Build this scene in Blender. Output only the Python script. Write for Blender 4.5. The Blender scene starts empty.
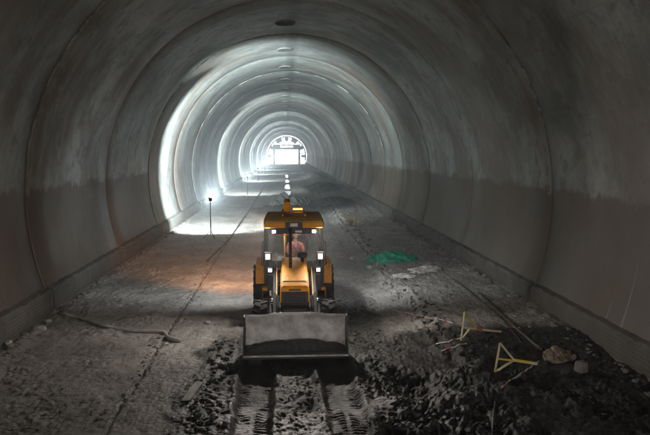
import bpy, math, random
import numpy as np
from mathutils import Vector, Matrix
random.seed(7)
sc = bpy.context.scene
C = sc.collection
PI = math.pi
def R(a): return math.radians(a)

# ------------------------------------------------------------------ camera
CAM = Vector((0, 0, 4.7)); F = 690.0
PITCH = math.atan(65.5/690); YAW = math.atan(39/690*math.cos(PITCH))
cd = bpy.data.cameras.new('camera'); cam = bpy.data.objects.new('camera', cd); C.objects.link(cam)
cam.location = CAM; cam.rotation_euler = (PI/2-PITCH, 0, -YAW)
cd.sensor_width = 36; cd.lens = 36*F/650; cd.clip_start = .1; cd.clip_end = 3000
sc.camera = cam
CM = cam.rotation_euler.to_matrix()
def ray(px, py): return (CM @ Vector((px-325, 217.5-py, -F)))
def gnd(px, py, z=0.0):
    d = ray(px, py); t = (z-CAM.z)/d.z; return CAM+d*t
def at(px, py, Y):
    d = ray(px, py); return CAM+d*(Y/d.y)

# ------------------------------------------------------------------ noise
rng = np.random.RandomState(3)
PERM = rng.permutation(256).astype(np.int64); PERM = np.concatenate([PERM, PERM, PERM])
GA = rng.rand(256)*2*PI; GX = np.cos(GA); GY = np.sin(GA)
def pn(x, y):
    x = np.asarray(x, float); y = np.asarray(y, float)
    xi = np.floor(x).astype(np.int64); yi = np.floor(y).astype(np.int64); xf = x-xi; yf = y-yi
    u = xf*xf*xf*(xf*(xf*6-15)+10); v = yf*yf*yf*(yf*(yf*6-15)+10)
    def g(a, b, fx, fy):
        h = PERM[(PERM[a & 255]+b) & 255]; return GX[h]*fx+GY[h]*fy
    n00 = g(xi, yi, xf, yf); n10 = g(xi+1, yi, xf-1, yf); n01 = g(xi, yi+1, xf, yf-1); n11 = g(xi+1, yi+1, xf-1, yf-1)
    return ((n00*(1-u)+n10*u)*(1-v)+(n01*(1-u)+n11*u)*v)*1.4
def fbm(x, y, o=4, g=.5):
    s = 0; a = 1; t = 0
    for i in range(o): s = s+a*pn(x*2**i+17.3*i, y*2**i-9.1*i); t += a; a *= g
    return s/t
def billow(x, y, o=3, g=.5):
    s = 0; a = 1; t = 0
    for i in range(o): s = s+a*np.abs(pn(x*2**i+5.3*i, y*2**i+3.1*i)); t += a; a *= g
    return s/t
def ss(a, b, x):
    t = np.clip((np.asarray(x, float)-a)/(b-a), 0, 1); return t*t*(3-2*t)
AX = .25; RAD = 7.82; CZ = 3.3; MX = .2      # tunnel axis, radius, centre height; machine x
def gauss(x, y, cx, cy, sx, sy): return np.exp(-((x-cx)/sx)**2-((y-cy)/sy)**2)
def Hf(x, y):
    x = np.asarray(x, float); y = np.asarray(y, float)
    en = .10*fbm(y*.9, y*0+3, 3)+.05*pn(y*5, x*0)
    left = 1-ss(-3.20, -3.08, x+en)
    near = 1-ss(16, 20, y)
    h = .06*fbm(x*.5, y*.5, 3)
    h = h+left*.0-.05*np.exp(-((x+en+3.09)/.035)**2)*(1-ss(45, 60, y))
    # dragged, wavy mud on the left
    h = h+left*(.11*billow(x*.6+y*.3, y*.9-x*.6, 3)-.05+(.075*billow(x*2.0+y*.6, y*3.0-x*1.2, 4, .6)+.045*fbm(x*7, y*8, 4, .65))*(.25+1.2*ss(-.3, .35, fbm(x*.5+2, y*.45, 3))))
    cen = 1-left
    h = h+cen*(.08*fbm(x*1.3, y*1.3, 5, .6)+.05*billow(x*3.5, y*3.8, 4, .65)+.012*pn(x*16, y*14)-.02)
    # right slab
    en2 = .35*fbm(y*.35+9, y*0+1, 3)+.10*pn(y*2.2, x*0+7)
    right = ss(3.75, 4.05, x+en2)*ss(13.0, 15.5, y)
    h = h+right*(.12+.10*billow(x*1.0+y*.8, y*1.8-x*.8, 4, .6)+.03*fbm(x*7, y*7, 3))
    edge = np.exp(-((x+en2-3.7)/.35)**2)*ss(14, 18, y)*(1-ss(60, 80, y))
    h = h+edge*(.45*billow(x*2.1, y*1.5, 3)-.04)
    # clods near, right of the machine tracks
    rc = ss(1.35, 2.0, x)*(1-ss(13.6, 15.6, y+.9*ss(3.2, 4.2, x)+.8*fbm(x*.8, y*.8+4, 2)))
    rc2 = ss(1.2, 1.8, x)*(1-ss(2.6, 3.6, x))*(1-ss(20, 24, y))
    m = np.clip(rc+rc2*.6, 0, 1)*ss(-.32, .12, fbm(x*.75+3, y*.75+8, 2)+.05)
    big = billow(x*.95+.5, y*.9, 5, .62)
    h = h+m*(.52*big-.16+.04*np.maximum(0, pn(x*4.2, y*4.0))+.05*pn(x*11, y*10))
    h = h-.36*gauss(x, y, 2.75, 13.9, .75, .8)+.24*gauss(x, y, 4.05, 14.2, .7, .5)+.2*gauss(x, y, 4.1, 12.6, 1.3, .5)-.2*gauss(x, y, 5.8, 14.9, 2.2, .5)
    # cloddy mound between and beside the ruts
    lc = np.exp(-((x+1.45)/.38)**2)*near+.8*np.exp(-((x-.2)/.45)**2)*near
    h = h+lc*(.19*billow(x*2.2, y*1.9, 4, .6)+.05*np.maximum(0, pn(x*8, y*8))-.02)
    h = h-.16*gauss(x, y, .55, 12.6, .35, .8)
    for xc in (MX-.85, MX+.86):
        dx = x-xc+.05*pn(y*.3, x*0+xc)
        wv = .10*fbm(x*0+xc, y*1.3, 3)+.04*fbm(x*0+xc*3, y*5, 2); band = ss(-.42, -.26, dx+wv)*(1-ss(.26, .42, dx-wv*.8))*(1-ss(21, 24, y))
        h = h*(1-band*.9)+band*(-.15+.13*ss(14.0, 15.2, y)+.03*fbm(x*4, y*4, 3))
        ph = (y/.12+np.abs(dx)*2.6+.7*fbm(x*1.7+5, y*1.1, 2))
        saw = np.abs((ph % 1)-.5)*2
        lug = ss(.38, .62, saw)*ss(.02, .07, np.abs(dx))
        h = h+band*(.032*lug*ss(-.15, .45, fbm(x*2.4, y*1.4, 2)+.2))
        rim = np.exp(-((np.abs(dx)-.42)/.09)**2)*(1-ss(20, 24, y))
        h = h+rim*(.02+.16*billow(x*2.4, y*1.1, 4, .6)*ss(-.2, .3, fbm(x+7, y*.7, 2)))
    # older wheel tracks beyond the machine, mounds far off
    for xc in (-1.9, 3.0): h = h-.05*np.exp(-((x-xc+.2*pn(y*.05, x*0))/.3)**2)*ss(20, 24, y)
    h = h+.85*gauss(x, y, .2, 55, 2.7, 2.4)*(.7+.6*billow(x*.8, y*.5, 3))
    h = h+.60*gauss(x, y, 4.2, 62, 1.9, 5)*(.5+.9*billow(x*.7, y*.4, 3))
    h = h+.8*gauss(x, y, 4.4, 88, 2.3, 9)*(.5+billow(x*.6, y*.3, 3))+.8*gauss(x, y, 5, 125, 2, 16)
    h = h+.04*ss(6.3, 6.95, x-AX)*(1+fbm(x*2, y*2, 2))+.04*ss(6.3, 6.95, AX-x)*(1+fbm(x*2, y*2, 2))
    h = np.where(y > 262, h*(1-ss(262, 272, y)), h)
    return h
def H(x, y): return float(Hf(np.array([x]), np.array([y]))[0])
def on(px, py, dz=0.0):                      # point on the real floor seen at a pixel
    z = 0.0
    for _ in range(12):
        p = gnd(px, py, z); z = .5*z+.5*H(p.x, p.y)
    p = gnd(px, py, z); p.z = H(p.x, p.y)+dz; return p

# ------------------------------------------------------------------ materials
def newmat(name):
    m = bpy.data.materials.new(name); m.use_nodes = True; nt = m.node_tree
    for n in list(nt.nodes): nt.nodes.remove(n)
    out = nt.nodes.new('ShaderNodeOutputMaterial'); b = nt.nodes.new('ShaderNodeBsdfPrincipled')
    nt.links.new(b.outputs[0], out.inputs[0]); return m, nt, b, out
class NT:
    def __init__(s, nt): s.nt = nt
    def n(s, t, **kw):
        nd = s.nt.nodes.new(t)
        for k, v in kw.items(): setattr(nd, k, v)
        return nd
    def l(s, a, b): s.nt.links.new(a, b)
    def put(s, v, sock):
        if isinstance(v, (int, float)): sock.default_value = v
        elif isinstance(v, tuple): sock.default_value = v if len(v) == len(sock.default_value) else (*v, 1)
        else: s.l(v, sock)
    def math(s, op, a, b=0.0, c=None, clamp=False):
        nd = s.n('ShaderNodeMath', operation=op, use_clamp=clamp); s.put(a, nd.inputs[0]); s.put(b, nd.inputs[1])
        if c is not None: s.put(c, nd.inputs[2])
        return nd.outputs[0]
    def noise(s, vec, scale, detail=4, rough=.55, dist=0.0):
        nd = s.n('ShaderNodeTexNoise'); s.l(vec, nd.inputs['Vector']); nd.inputs['Scale'].default_value = scale
        nd.inputs['Detail'].default_value = detail; nd.inputs['Roughness'].default_value = rough; nd.inputs['Distortion'].default_value = dist
        return nd.outputs[0]
    def scale(s, vec, v, off=(0, 0, 0)):
        nd = s.n('ShaderNodeMapping'); s.l(vec, nd.inputs[0]); nd.inputs['Scale'].default_value = v; nd.inputs['Location'].default_value = off; return nd.outputs[0]
    def ramp(s, v, a, b, lo=0.0, hi=1.0):
        nd = s.n('ShaderNodeMapRange', interpolation_type='SMOOTHSTEP'); s.put(v, nd.inputs[0])
        nd.inputs[1].default_value = a; nd.inputs[2].default_value = b; nd.inputs[3].default_value = lo; nd.inputs[4].default_value = hi; return nd.outputs[0]
    def mix(s, f, a, b, mode='MIX'):
        nd = s.n('ShaderNodeMix', data_type='RGBA', blend_type=mode); s.put(f, nd.inputs[0]); s.put(a, nd.inputs[6]); s.put(b, nd.inputs[7]); return nd.outputs[2]
    def bump(s, h, strength=.5, dist=.02, nrm=None):
        nd = s.n('ShaderNodeBump'); nd.inputs['Strength'].default_value = strength; nd.inputs['Distance'].default_value = dist
        s.l(h, nd.inputs['Height'])
        if nrm: s.l(nrm, nd.inputs['Normal'])
        return nd.outputs[0]
def simple(name, col, rough=.6, metal=0.0, dirt=None, damt=.5, dscale=6, bump=0.0, bscale=30, emit=None, es=0.0, spec=None):
    m, nt, b, o = newmat(name); N = NT(nt)
    tc = N.n('ShaderNodeTexCoord').outputs['Object']
    b.inputs['Roughness'].default_value = rough; b.inputs['Metallic'].default_value = metal
    if spec is not None: b.inputs['Specular IOR Level'].default_value = spec
    if dirt:
        n = N.noise(tc, dscale, 6, .65); f = N.ramp(n, .5-.25*damt, .5+.35*(1-damt)+.05, 0, min(1, damt*1.3))
        N.l(N.mix(f, (*col, 1), (*dirt, 1)), b.inputs['Base Color'])
        N.l(N.math('ADD', N.math('MULTIPLY', f, .35), rough, clamp=True), b.inputs['Roughness'])
    else:
        n = N.noise(tc, dscale, 4); N.l(N.mix(n, (*[c*.85 for c in col], 1), (*[min(1, c*1.12) for c in col], 1)), b.inputs['Base Color'])
    if bump: N.l(N.bump(N.noise(tc, bscale, 4), bump, .01), b.inputs['Normal'])
    if emit: b.inputs['Emission Color'].default_value = (*emit, 1); b.inputs['Emission Strength'].default_value = es
    return m

def lining_mat():
    m, nt, b, o = newmat('lining_concrete'); N = NT(nt)
    uv = N.n('ShaderNodeUVMap').outputs[0]                     # u: metres round the arch, v: metres along
    sx = N.n('ShaderNodeSeparateXYZ'); N.l(uv, sx.inputs[0]); u, v = sx.outputs[0], sx.outputs[1]
    pos = N.n('ShaderNodeNewGeometry').outputs['Position']; sp = N.n('ShaderNodeSeparateXYZ'); N.l(pos, sp.inputs[0])
    n1 = N.noise(uv, .22, 5, .6, .6); n2 = N.noise(N.scale(uv, (.12, 1.4, 1)), 1, 6, .62, .3)
    n3 = N.noise(N.scale(uv, (2.2, .35, 1)), 1, 6, .6); n4 = N.noise(uv, 1.1, 8, .7)
    col = N.mix(N.ramp(n1, .36, .64), (.17, .175, .162, 1), (.36, .375, .35, 1))
    col = N.mix(N.ramp(n2, .45, .70, 0, .18), col, (.40, .42, .40, 1))
    col = N.mix(N.ramp(n2, .44, .28, 0, .2), col, (.115, .112, .105, 1))
    col = N.mix(N.ramp(n3, .56, .75, 0, .3), col, (.45, .46, .45, 1))
    n5 = N.noise(uv, .55, 9, .72, .8); n6 = N.noise(uv, 3.2, 8, .7, .4)
    col = N.mix(N.ramp(n5, .47, .64, 0, .42), col, (.40, .41, .385, 1)); col = N.mix(N.ramp(n5, .49, .36, 0, .45), col, (.115, .112, .10, 1))
    col = N.mix(N.ramp(n6, .52, .66, 0, .35), col, (.085, .08, .072, 1)); col = N.mix(N.ramp(n6, .45, .34, 0, .3), col, (.47, .48, .46, 1))
    # dark soot and damp patches
    col = N.mix(N.ramp(N.math('ADD', n4, N.math('MULTIPLY', N.math('SUBTRACT', n1, .5), .5)), .54, .66, 0, .7), col, (.075, .072, .068, 1))
    # each pour has its own tone
    pour = N.n('ShaderNodeTexWhiteNoise', noise_dimensions='1D'); N.l(N.math('FLOOR', N.math('DIVIDE', N.math('SUBTRACT', v, 2.5), 9.0)), pour.inputs['W'])
    col = N.mix(1.0, col, N.mix(pour.outputs[0], (.80, .79, .79, 1), (1.12, 1.14, 1.13, 1)), 'MULTIPLY')
    # formwork panel joints every 1.5 m along, every 2.4 m round
    f1 = N.math('PINGPONG', N.math('SUBTRACT', v, 2.5), .75)
    line = N.math('MULTIPLY', N.ramp(f1, .0, .03, 1, 0), N.ramp(n3, .42, .6, 0, .55))
    col = N.mix(line, col, (.09, .09, .085, 1))
    f2 = N.math('PINGPONG', u, 1.2)
    line2 = N.math('MULTIPLY', N.ramp(f2, .0, .025, 1, 0), N.ramp(n2, .45, .6, 0, .5))
    col = N.mix(line2, col, (.09, .09, .085, 1))
    # construction joints: dark band, stronger far along, and pale grout line
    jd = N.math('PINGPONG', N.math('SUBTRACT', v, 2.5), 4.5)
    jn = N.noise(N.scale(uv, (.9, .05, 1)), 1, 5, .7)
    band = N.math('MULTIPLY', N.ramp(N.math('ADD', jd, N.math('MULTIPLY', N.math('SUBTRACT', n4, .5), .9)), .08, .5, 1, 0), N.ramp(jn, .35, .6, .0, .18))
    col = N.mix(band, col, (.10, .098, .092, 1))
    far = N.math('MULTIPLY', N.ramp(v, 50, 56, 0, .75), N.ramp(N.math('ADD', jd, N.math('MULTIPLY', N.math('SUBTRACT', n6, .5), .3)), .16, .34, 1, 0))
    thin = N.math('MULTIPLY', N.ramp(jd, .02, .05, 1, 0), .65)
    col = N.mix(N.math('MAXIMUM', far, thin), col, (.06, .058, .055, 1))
    pale = N.math('MULTIPLY', N.ramp(jd, .03, .055, 1, 0), N.ramp(jn, .42, .62, 0, .8))
    jr = N.n('ShaderNodeTexWhiteNoise', noise_dimensions='1D'); N.l(N.math('ROUND', N.math('DIVIDE', N.math('SUBTRACT', v, 2.5), 9.0)), jr.inputs['W'])
    pale = N.math('MULTIPLY', pale, N.math('MULTIPLY', N.ramp(sp.outputs[2], 3.0, 6.5, .15, 1), N.math('MAXIMUM', N.ramp(jr.outputs[0], .6, .85, .0, 1), N.math('MULTIPLY', N.ramp(v, 24, 26, 0, 1), N.ramp(v, 44, 42, 0, 1)))))
    col = N.mix(pale, col, (.62, .63, .58, 1))
    gn = N.noise(N.scale(uv, (.10, .30, 1)), 1, 6, .65, .5)
    col = N.mix(N.ramp(gn, .46, .60, 0, .72), col, (.150, .108, .082, 1))
    # crown seam with damp marks
    cr = N.math('ABSOLUTE', N.math('SUBTRACT', sp.outputs[0], AX+.15))
    crn = N.math('ADD', cr, N.math('MULTIPLY', N.math('SUBTRACT', n4, .5), 1.4))
    crown = N.math('MULTIPLY', N.ramp(crn, .1, .5, 1, 0), N.ramp(sp.outputs[2], 9.5, 10.5, 0, .55))
    col = N.mix(crown, col, (.10, .10, .095, 1))
    # brown dust on the lower wall
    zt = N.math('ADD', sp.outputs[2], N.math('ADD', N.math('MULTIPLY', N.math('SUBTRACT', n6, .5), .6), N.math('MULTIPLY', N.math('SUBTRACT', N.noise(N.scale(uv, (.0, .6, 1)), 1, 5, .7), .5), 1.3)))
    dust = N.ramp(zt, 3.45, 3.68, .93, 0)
    dust_cut = N.math('MULTIPLY', N.ramp(v, 38.4, 38.6, 0, .85), N.math('LESS_THAN', sp.outputs[0], 0.0))  # dust tint reduced on the left side beyond one ring joint
    dust = N.math('MULTIPLY', dust, N.math('SUBTRACT', 1.0, dust_cut))
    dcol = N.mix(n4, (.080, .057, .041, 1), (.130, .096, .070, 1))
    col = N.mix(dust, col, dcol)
    lj = N.math('MULTIPLY', N.ramp(N.math('ABSOLUTE', N.math('SUBTRACT', sp.outputs[2], 3.55)), .0, .025, 1, 0), N.ramp(jn, .5, .62, 0, .8))
    col = N.mix(lj, col, (.06, .055, .05, 1))
    # vertical drips
    dr = N.noise(N.scale(uv, (.12, 5.0, 1)), 1, 3, .6)
    drip = N.math('MULTIPLY', N.ramp(dr, .66, .74, 0, .55), N.ramp(sp.outputs[2], 7, 4.5, 0, 1))
    col = N.mix(drip, col, (.48, .47, .43, 1))
    N.l(col, b.inputs['Base Color'])
    N.l(N.ramp(n1, .3, .7, .62, .42), b.inputs['Roughness'])
    hh = N.math('ADD', N.math('MULTIPLY', n5, .6), N.math('ADD', N.math('MULTIPLY', n4, .35), N.math('MULTIPLY', line, -.4)))
    N.l(N.bump(hh, .55, .06), b.inputs['Normal'])
    return m

def kerb_mat():
    m, nt, b, o = newmat('kerb_concrete'); N = NT(nt)
    pos = N.n('ShaderNodeNewGeometry'); P = pos.outputs['Position']; sp = N.n('ShaderNodeSeparateXYZ'); N.l(P, sp.inputs[0])
    n1 = N.noise(P, 1.2, 6, .65); n2 = N.noise(P, 9, 5, .6)
    # rows of small upright keying slots
    cx = N.n('ShaderNodeCombineXYZ')
    row = N.math('FLOOR', N.math('DIVIDE', sp.outputs[2], .095))
    yy = N.math('ADD', N.math('DIVIDE', sp.outputs[1], .085), N.math('MULTIPLY', N.math('MODULO', row, 2.0), .5))
    fy = N.math('PINGPONG', yy, .5); fz = N.math('PINGPONG', N.math('DIVIDE', sp.outputs[2], .095), .5)
    slot = N.math('MULTIPLY', N.ramp(fy, .2, .34, 0, 1), N.ramp(fz, .12, .3, 0, 1))
    slot = N.math('MULTIPLY', slot, N.ramp(n1, .35, .55, .25, 1))
    slot = N.math('MULTIPLY', slot, N.ramp(sp.outputs[2], .60, .66, 1, 0))
    col = N.mix(N.ramp(n1, .3, .7), (.085, .078, .068, 1), (.165, .152, .135, 1))
    col = N.mix(N.math('MULTIPLY', slot, .7), col, (.055, .05, .045, 1))
    col = N.mix(N.ramp(N.math('ADD', sp.outputs[2], N.math('MULTIPLY', n2, .2)), .42, .2, 0, .7), col, (.09, .08, .07, 1))
    N.l(col, b.inputs['Base Color']); b.inputs['Roughness'].default_value = .8
    N.l(N.bump(N.math('ADD', N.math('MULTIPLY', slot, -1.0), N.math('MULTIPLY', n2, .4)), .8, .025), b.inputs['Normal'])
    return m

def floor_mat():
    m, nt, b, o = newmat('mud_floor'); N = NT(nt)
    P = N.n('ShaderNodeNewGeometry').outputs['Position']; sp = N.n('ShaderNodeSeparateXYZ'); N.l(P, sp.inputs[0])
    at_ = N.n('ShaderNodeAttribute', attribute_name='wet_mud').outputs['Fac']
    n1 = N.noise(P, .5, 6, .6); n2 = N.noise(P, 4, 8, .68); n3 = N.noise(N.scale(P, (.6, 2.4, 1)), 1.6, 6, .65); n4 = N.noise(P, 22, 5, .6)
    dry = N.mix(N.ramp(n1, .3, .7), (.20, .18, .16, 1), (.36, .34, .315, 1))
    dry = N.mix(N.ramp(n3, .5, .7, 0, .5), dry, (.30, .285, .265, 1))
    dry = N.mix(N.ramp(n2, .48, .36, 0, .5), dry, (.085, .075, .067, 1))
    wet = N.mix(N.ramp(n2, .3, .7), (.015, .0135, .012, 1), (.042, .037, .032, 1))
    wet = N.mix(N.ramp(n4, .60, .74, 0, .5), wet, (.10, .094, .085, 1))
    f = N.ramp(N.math('ADD', at_, N.math('MULTIPLY', N.math('SUBTRACT', n2, .5), .8)), .3, .7)
    N.l(N.mix(f, dry, wet), b.inputs['Base Color'])
    N.l(N.math('ADD', N.ramp(n1, .35, .65, .60, .85), N.math('MULTIPLY', f, -.22)), b.inputs['Roughness'])
    b.inputs['Specular IOR Level'].default_value = .35
    hh = N.math('ADD', n4, N.math('MULTIPLY', n2, 2.2))
    N.l(N.bump(hh, .75, .03), b.inputs['Normal'])
    return m

M = dict(
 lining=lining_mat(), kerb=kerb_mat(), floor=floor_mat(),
 clod=simple('dark_clod_mud', (.032, .031, .029), .8, dirt=(.075, .072, .067), damt=.5, dscale=9, bump=.8, bscale=25),
 dryclod=simple('dry_clod_mud', (.17, .155, .14), .85, dirt=(.09, .08, .07), damt=.5, dscale=9, bump=.8, bscale=25),
 stone=simple('pale_stone', (.40, .39, .36), .8, dirt=(.16, .15, .13), damt=.5, dscale=5, bump=.7, bscale=18),
 yellow=simple('yellow_paint', (.92, .36, .004), .55, dirt=(.50, .21, .03), damt=.42, dscale=11, bump=.05, spec=.3),
 roofdirt=simple('dusty_roof_paint', (.95, .50, .05), .7, dirt=(.45, .30, .13), damt=.6, dscale=5, bump=.2),
 black=simple('black_metal', (.020, .020, .021), .5, dirt=(.07, .062, .055), damt=.5, dscale=9),
 rubber=simple('tyre_rubber', (.012, .012, .012), .85, dirt=(.04, .035, .03), damt=.6, dscale=8, bump=.4),
 steel=simple('bucket_steel', (.80, .78, .75), .45, metal=.0, dirt=(.42, .38, .34), damt=.7, dscale=3.4, bump=.12, bscale=9),
 steeldark=simple('dirty_steel', (.20, .19, .18), .55, metal=.4, dirt=(.07, .06, .055), damt=.6, dscale=6),
 chrome=simple('hydraulic_rod', (.6, .6, .6), .25, metal=1.0),
 white=simple('white_plate', (.85, .85, .84), .5),
 red=simple('red_trim', (.55, .05, .035), .5),
 skin=simple('skin', (.30, .17, .11), .6), hair=simple('hair', (.012, .010, .009), .7),
 shirt=simple('pink_red_shirt', (.42, .10, .10), .8, dirt=(.50, .30, .28), damt=.4, dscale=9), trousers=simple('dark_trousers', (.04, .045, .06), .85),
 seat=simple('seat_vinyl', (.03, .03, .035), .6),
 green=simple('green_netting', (.008, .26, .15), .75, dirt=(.004, .10, .065), damt=.55, dscale=7, bump=.9, bscale=40),
 sheet=simple('dusty_plastic_sheet', (.50, .48, .44), .65, dirt=(.20, .18, .155), damt=.55, dscale=5, bump=.5, bscale=14),
 rag=simple('brown_sacking', (.27, .21, .155), .9, dirt=(.14, .11, .085), damt=.5, dscale=8, bump=.7, bscale=40),
 barY=simple('barrier_yellow', (.72, .52, .05), .55, dirt=(.3, .24, .12), damt=.4, dscale=9),
 barW=simple('barrier_white', (.62, .54, .32), .6, dirt=(.33, .30, .25), damt=.4, dscale=9),
 tapeW=simple('tape_white', (.62, .60, .57), .6, dirt=(.30, .28, .25), damt=.5, dscale=9), tapeR=simple('tape_red', (.48, .06, .05), .6),
 hose=simple('grey_hose', (.34, .32, .29), .7, dirt=(.22, .20, .18), damt=.4, dscale=5), cable=simple('black_cable', (.015, .015, .015), .6),
 pipe=simple('rusty_pipe', (.06, .052, .045), .7, dirt=(.10, .07, .05), damt=.5),
 loadmud=simple('bucket_mud', (.075, .07, .064), .75, dirt=(.14, .13, .12), damt=.5, dscale=9, bump=.9, bscale=22),
 armblack=simple('arm_black', (.008, .008, .008), .7, spec=.2),
 blockc=simple('block_concrete', (.19, .18, .165), .85, dirt=(.10, .095, .085), damt=.6, dscale=5, bump=.6),
 puddle=simple('puddle_water', (.05, .05, .05), .11, spec=1.0), gantry=simple('gantry_steel', (.34, .34, .33), .6, dirt=(.2, .19, .18), damt=.5, dscale=1),
 head=simple('headlamp_lens', (.9, .9, .9), .3, emit=(1, .62, .52), es=.55), small=simple('work_lamp_lens', (.9, .9, .9), .3, emit=(.92, .96, 1), es=.7),
 amber=simple('amber_lens', (.8, .25, .03), .3, emit=(1, .30, .05), es=.35), flood=simple('floodlight_lens', (.9, .9, .9), .3, emit=(.9, .97, 1), es=4),
 dome=simple('cab_lamp_lens', (.9, .9, .9), .3, emit=(1, .97, .95), es=1.2),
)
def glass():
    m, nt, b, o = newmat('cab_glass'); N = NT(nt)
    b.inputs['Base Color'].default_value = (.9, .95, .95, 1); b.inputs['Roughness'].default_value = .05
    tr = N.n('ShaderNodeBsdfTransparent'); tr.inputs[0].default_value = (.88, .93, .93, 1)
    gl = N.n('ShaderNodeBsdfGlossy'); gl.inputs['Roughness'].default_value = .06
    df = N.n('ShaderNodeBsdfDiffuse'); df.inputs[0].default_value = (.45, .46, .45, 1)
    fr = N.n('ShaderNodeFresnel'); fr.inputs[0].default_value = 1.45
    tc = N.n('ShaderNodeTexCoord').outputs['Object']; dn = N.noise(N.scale(tc, (3, 3, 1.2)), 2.2, 6, .7)
    a = N.n('ShaderNodeMixShader'); N.l(N.ramp(dn, .38, .72, .08, .5), a.inputs[0]); N.l(tr.outputs[0], a.inputs[1]); N.l(df.outputs[0], a.inputs[2])
    c = N.n('ShaderNodeMixShader'); N.l(fr.outputs[0], c.inputs[0]); N.l(a.outputs[0], c.inputs[1]); N.l(gl.outputs[0], c.inputs[2])
    N.l(c.outputs[0], o.inputs[0]); return m
M['glass'] = glass()

# ------------------------------------------------------------------ mesh helpers
class MB:
    def __init__(s): s.v = []; s.f = []; s.sm = []; s.mi = []
    def add(s, vs, fs, smooth=False, mi=0):
        k = len(s.v); s.v += [tuple(p) for p in vs]; s.f += [[i+k for i in f] for f in fs]; s.sm += [smooth]*len(fs); s.mi += [mi]*len(fs)
        return s
    def box(s, c, d, rot=None, mi=0, taper=1.0):
        vs = []
        for z in (-.5, .5):
            t = taper if z > 0 else 1
            for x, y in ((-.5, -.5), (.5, -.5), (.5, .5), (-.5, .5)):
                p = Vector((x*d[0]*t, y*d[1]*t, z*d[2]))
                if rot: p = rot @ p
                vs.append(p+Vector(c))
        return s.add(vs, [[3, 2, 1, 0], [4, 5, 6, 7], [0, 1, 5, 4], [1, 2, 6, 5], [2, 3, 7, 6], [3, 0, 4, 7]], False, mi)
    def bar(s, a, b, w, h=None, mi=0, up=(0, 0, 1)):
        a = Vector(a); b = Vector(b); h = h or w; d = (b-a); L = d.length; d.normalize(); u = Vector(up)
        if abs(d.dot(u)) > .97: u = Vector((1, 0, 0))
        x = d.cross(u).normalized(); z = x.cross(d)
        rot = Matrix((x, d, z)).transposed()
        return s.box((a+b)/2, (w, L, h), rot, mi)
    def tube(s, pts, r, n=10, mi=0, cap=True):
        pts = [Vector(p) for p in pts]; rs = r if isinstance(r, (list, tuple)) else [r]*len(pts); vs = []; prev = None
        for i, p in enumerate(pts):
            d = (pts[min(i+1, len(pts)-1)]-pts[max(i-1, 0)]).normalized()
            if prev is None: u = Vector((0, 0, 1)) if abs(d.z) < .9 else Vector((1, 0, 0))
            else: u = prev
            x = d.cross(u).normalized(); u = x.cross(d); prev = u
            for k in range(n): a = 2*PI*k/n; vs.append(p+(x*math.cos(a)+u*math.sin(a))*rs[i])
        fs = [[i*n+k, i*n+(k+1) % n, (i+1)*n+(k+1) % n, (i+1)*n+k] for i in range(len(pts)-1) for k in range(n)]
        s.add(vs, fs, n > 5, mi)
        if cap:
            k0 = len(s.v)-len(vs); s.f += [[k0+k for k in range(n)][::-1], [k0+(len(pts)-1)*n+k for k in range(n)]]; s.sm += [False]*2; s.mi += [mi]*2
        return s
    def prism(s, prof, x0, x1, mi=0, smooth=False):       # prof: (y,z) outline, extruded along x
        n = len(prof); vs = [(x0, y, z) for y, z in prof]+[(x1, y, z) for y, z in prof]
        fs = [[i, (i+1) % n, n+(i+1) % n, n+i] for i in range(n)]
        s.add(vs, fs, smooth, mi); s.f += [[len(s.v)-2*n+i for i in range(n)][::-1], [len(s.v)-n+i for i in range(n)]]; s.sm += [False]*2; s.mi += [mi]*2
        return s
    def lathe(s, prof, c, axis='z', n=24, mi=0):          # prof: (r, t) along axis
        vs = []; c = Vector(c)
        for r, t in prof:
            for k in range(n):
                a = 2*PI*k/n
                p = {'z': (r*math.cos(a), r*math.sin(a), t), 'x': (t, r*math.cos(a), r*math.sin(a)), 'y': (r*math.cos(a), t, r*math.sin(a))}[axis]
                vs.append(c+Vector(p))
        m = len(prof)
        return s.add(vs, [[i*n+k, i*n+(k+1) % n, (i+1)*n+(k+1) % n, (i+1)*n+k] for i in range(m-1) for k in range(n)], True, mi)
    def build(s, name, mat, parent=None, bevel=0.0, loc=None):
        me = bpy.data.meshes.new(name); me.from_pydata(s.v, [], s.f)
        for mm in (mat if isinstance(mat, (list, tuple)) else [mat]): me.materials.append(M[mm] if isinstance(mm, str) else mm)
        me.polygons.foreach_set('use_smooth', s.sm); me.polygons.foreach_set('material_index', s.mi); me.update()
        import bmesh
        bm = bmesh.new(); bm.from_mesh(me); bmesh.ops.recalc_face_normals(bm, faces=bm.faces); bm.to_mesh(me); bm.free()
        o = bpy.data.objects.new(name, me); C.objects.link(o)
        if parent: o.parent = parent
        if loc is not None: o.location = loc
        if bevel:
            b = o.modifiers.new('bevel', 'BEVEL'); b.width = bevel; b.segments = 2; b.limit_method = 'ANGLE'; b.angle_limit = R(35)
        return o
def tag(o, label=None, cat=None, group=None, kind=None):
    if label: o['label'] = label
    if cat: o['category'] = cat
    if group: o['group'] = group
    if kind: o['kind'] = kind
    return o
def empty(name, loc, label, cat, group=None, rz=0):
    o = bpy.data.objects.new(name, None); C.objects.link(o); o.location = loc; o.rotation_euler = (0, 0, rz); o.empty_display_size = .2
    return tag(o, label, cat, group)
def light(name, kind, loc, parent=None, **kw):
    l = bpy.data.lights.new(name, kind)
    for k, v in kw.items(): setattr(l, k, v)
    o = bpy.data.objects.new(name, l); C.objects.link(o); o.location = loc
    if parent: o.parent = parent
    return o
def aim(o, d): o.rotation_euler = Vector(d).to_track_quat('-Z', 'Y').to_euler()

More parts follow.
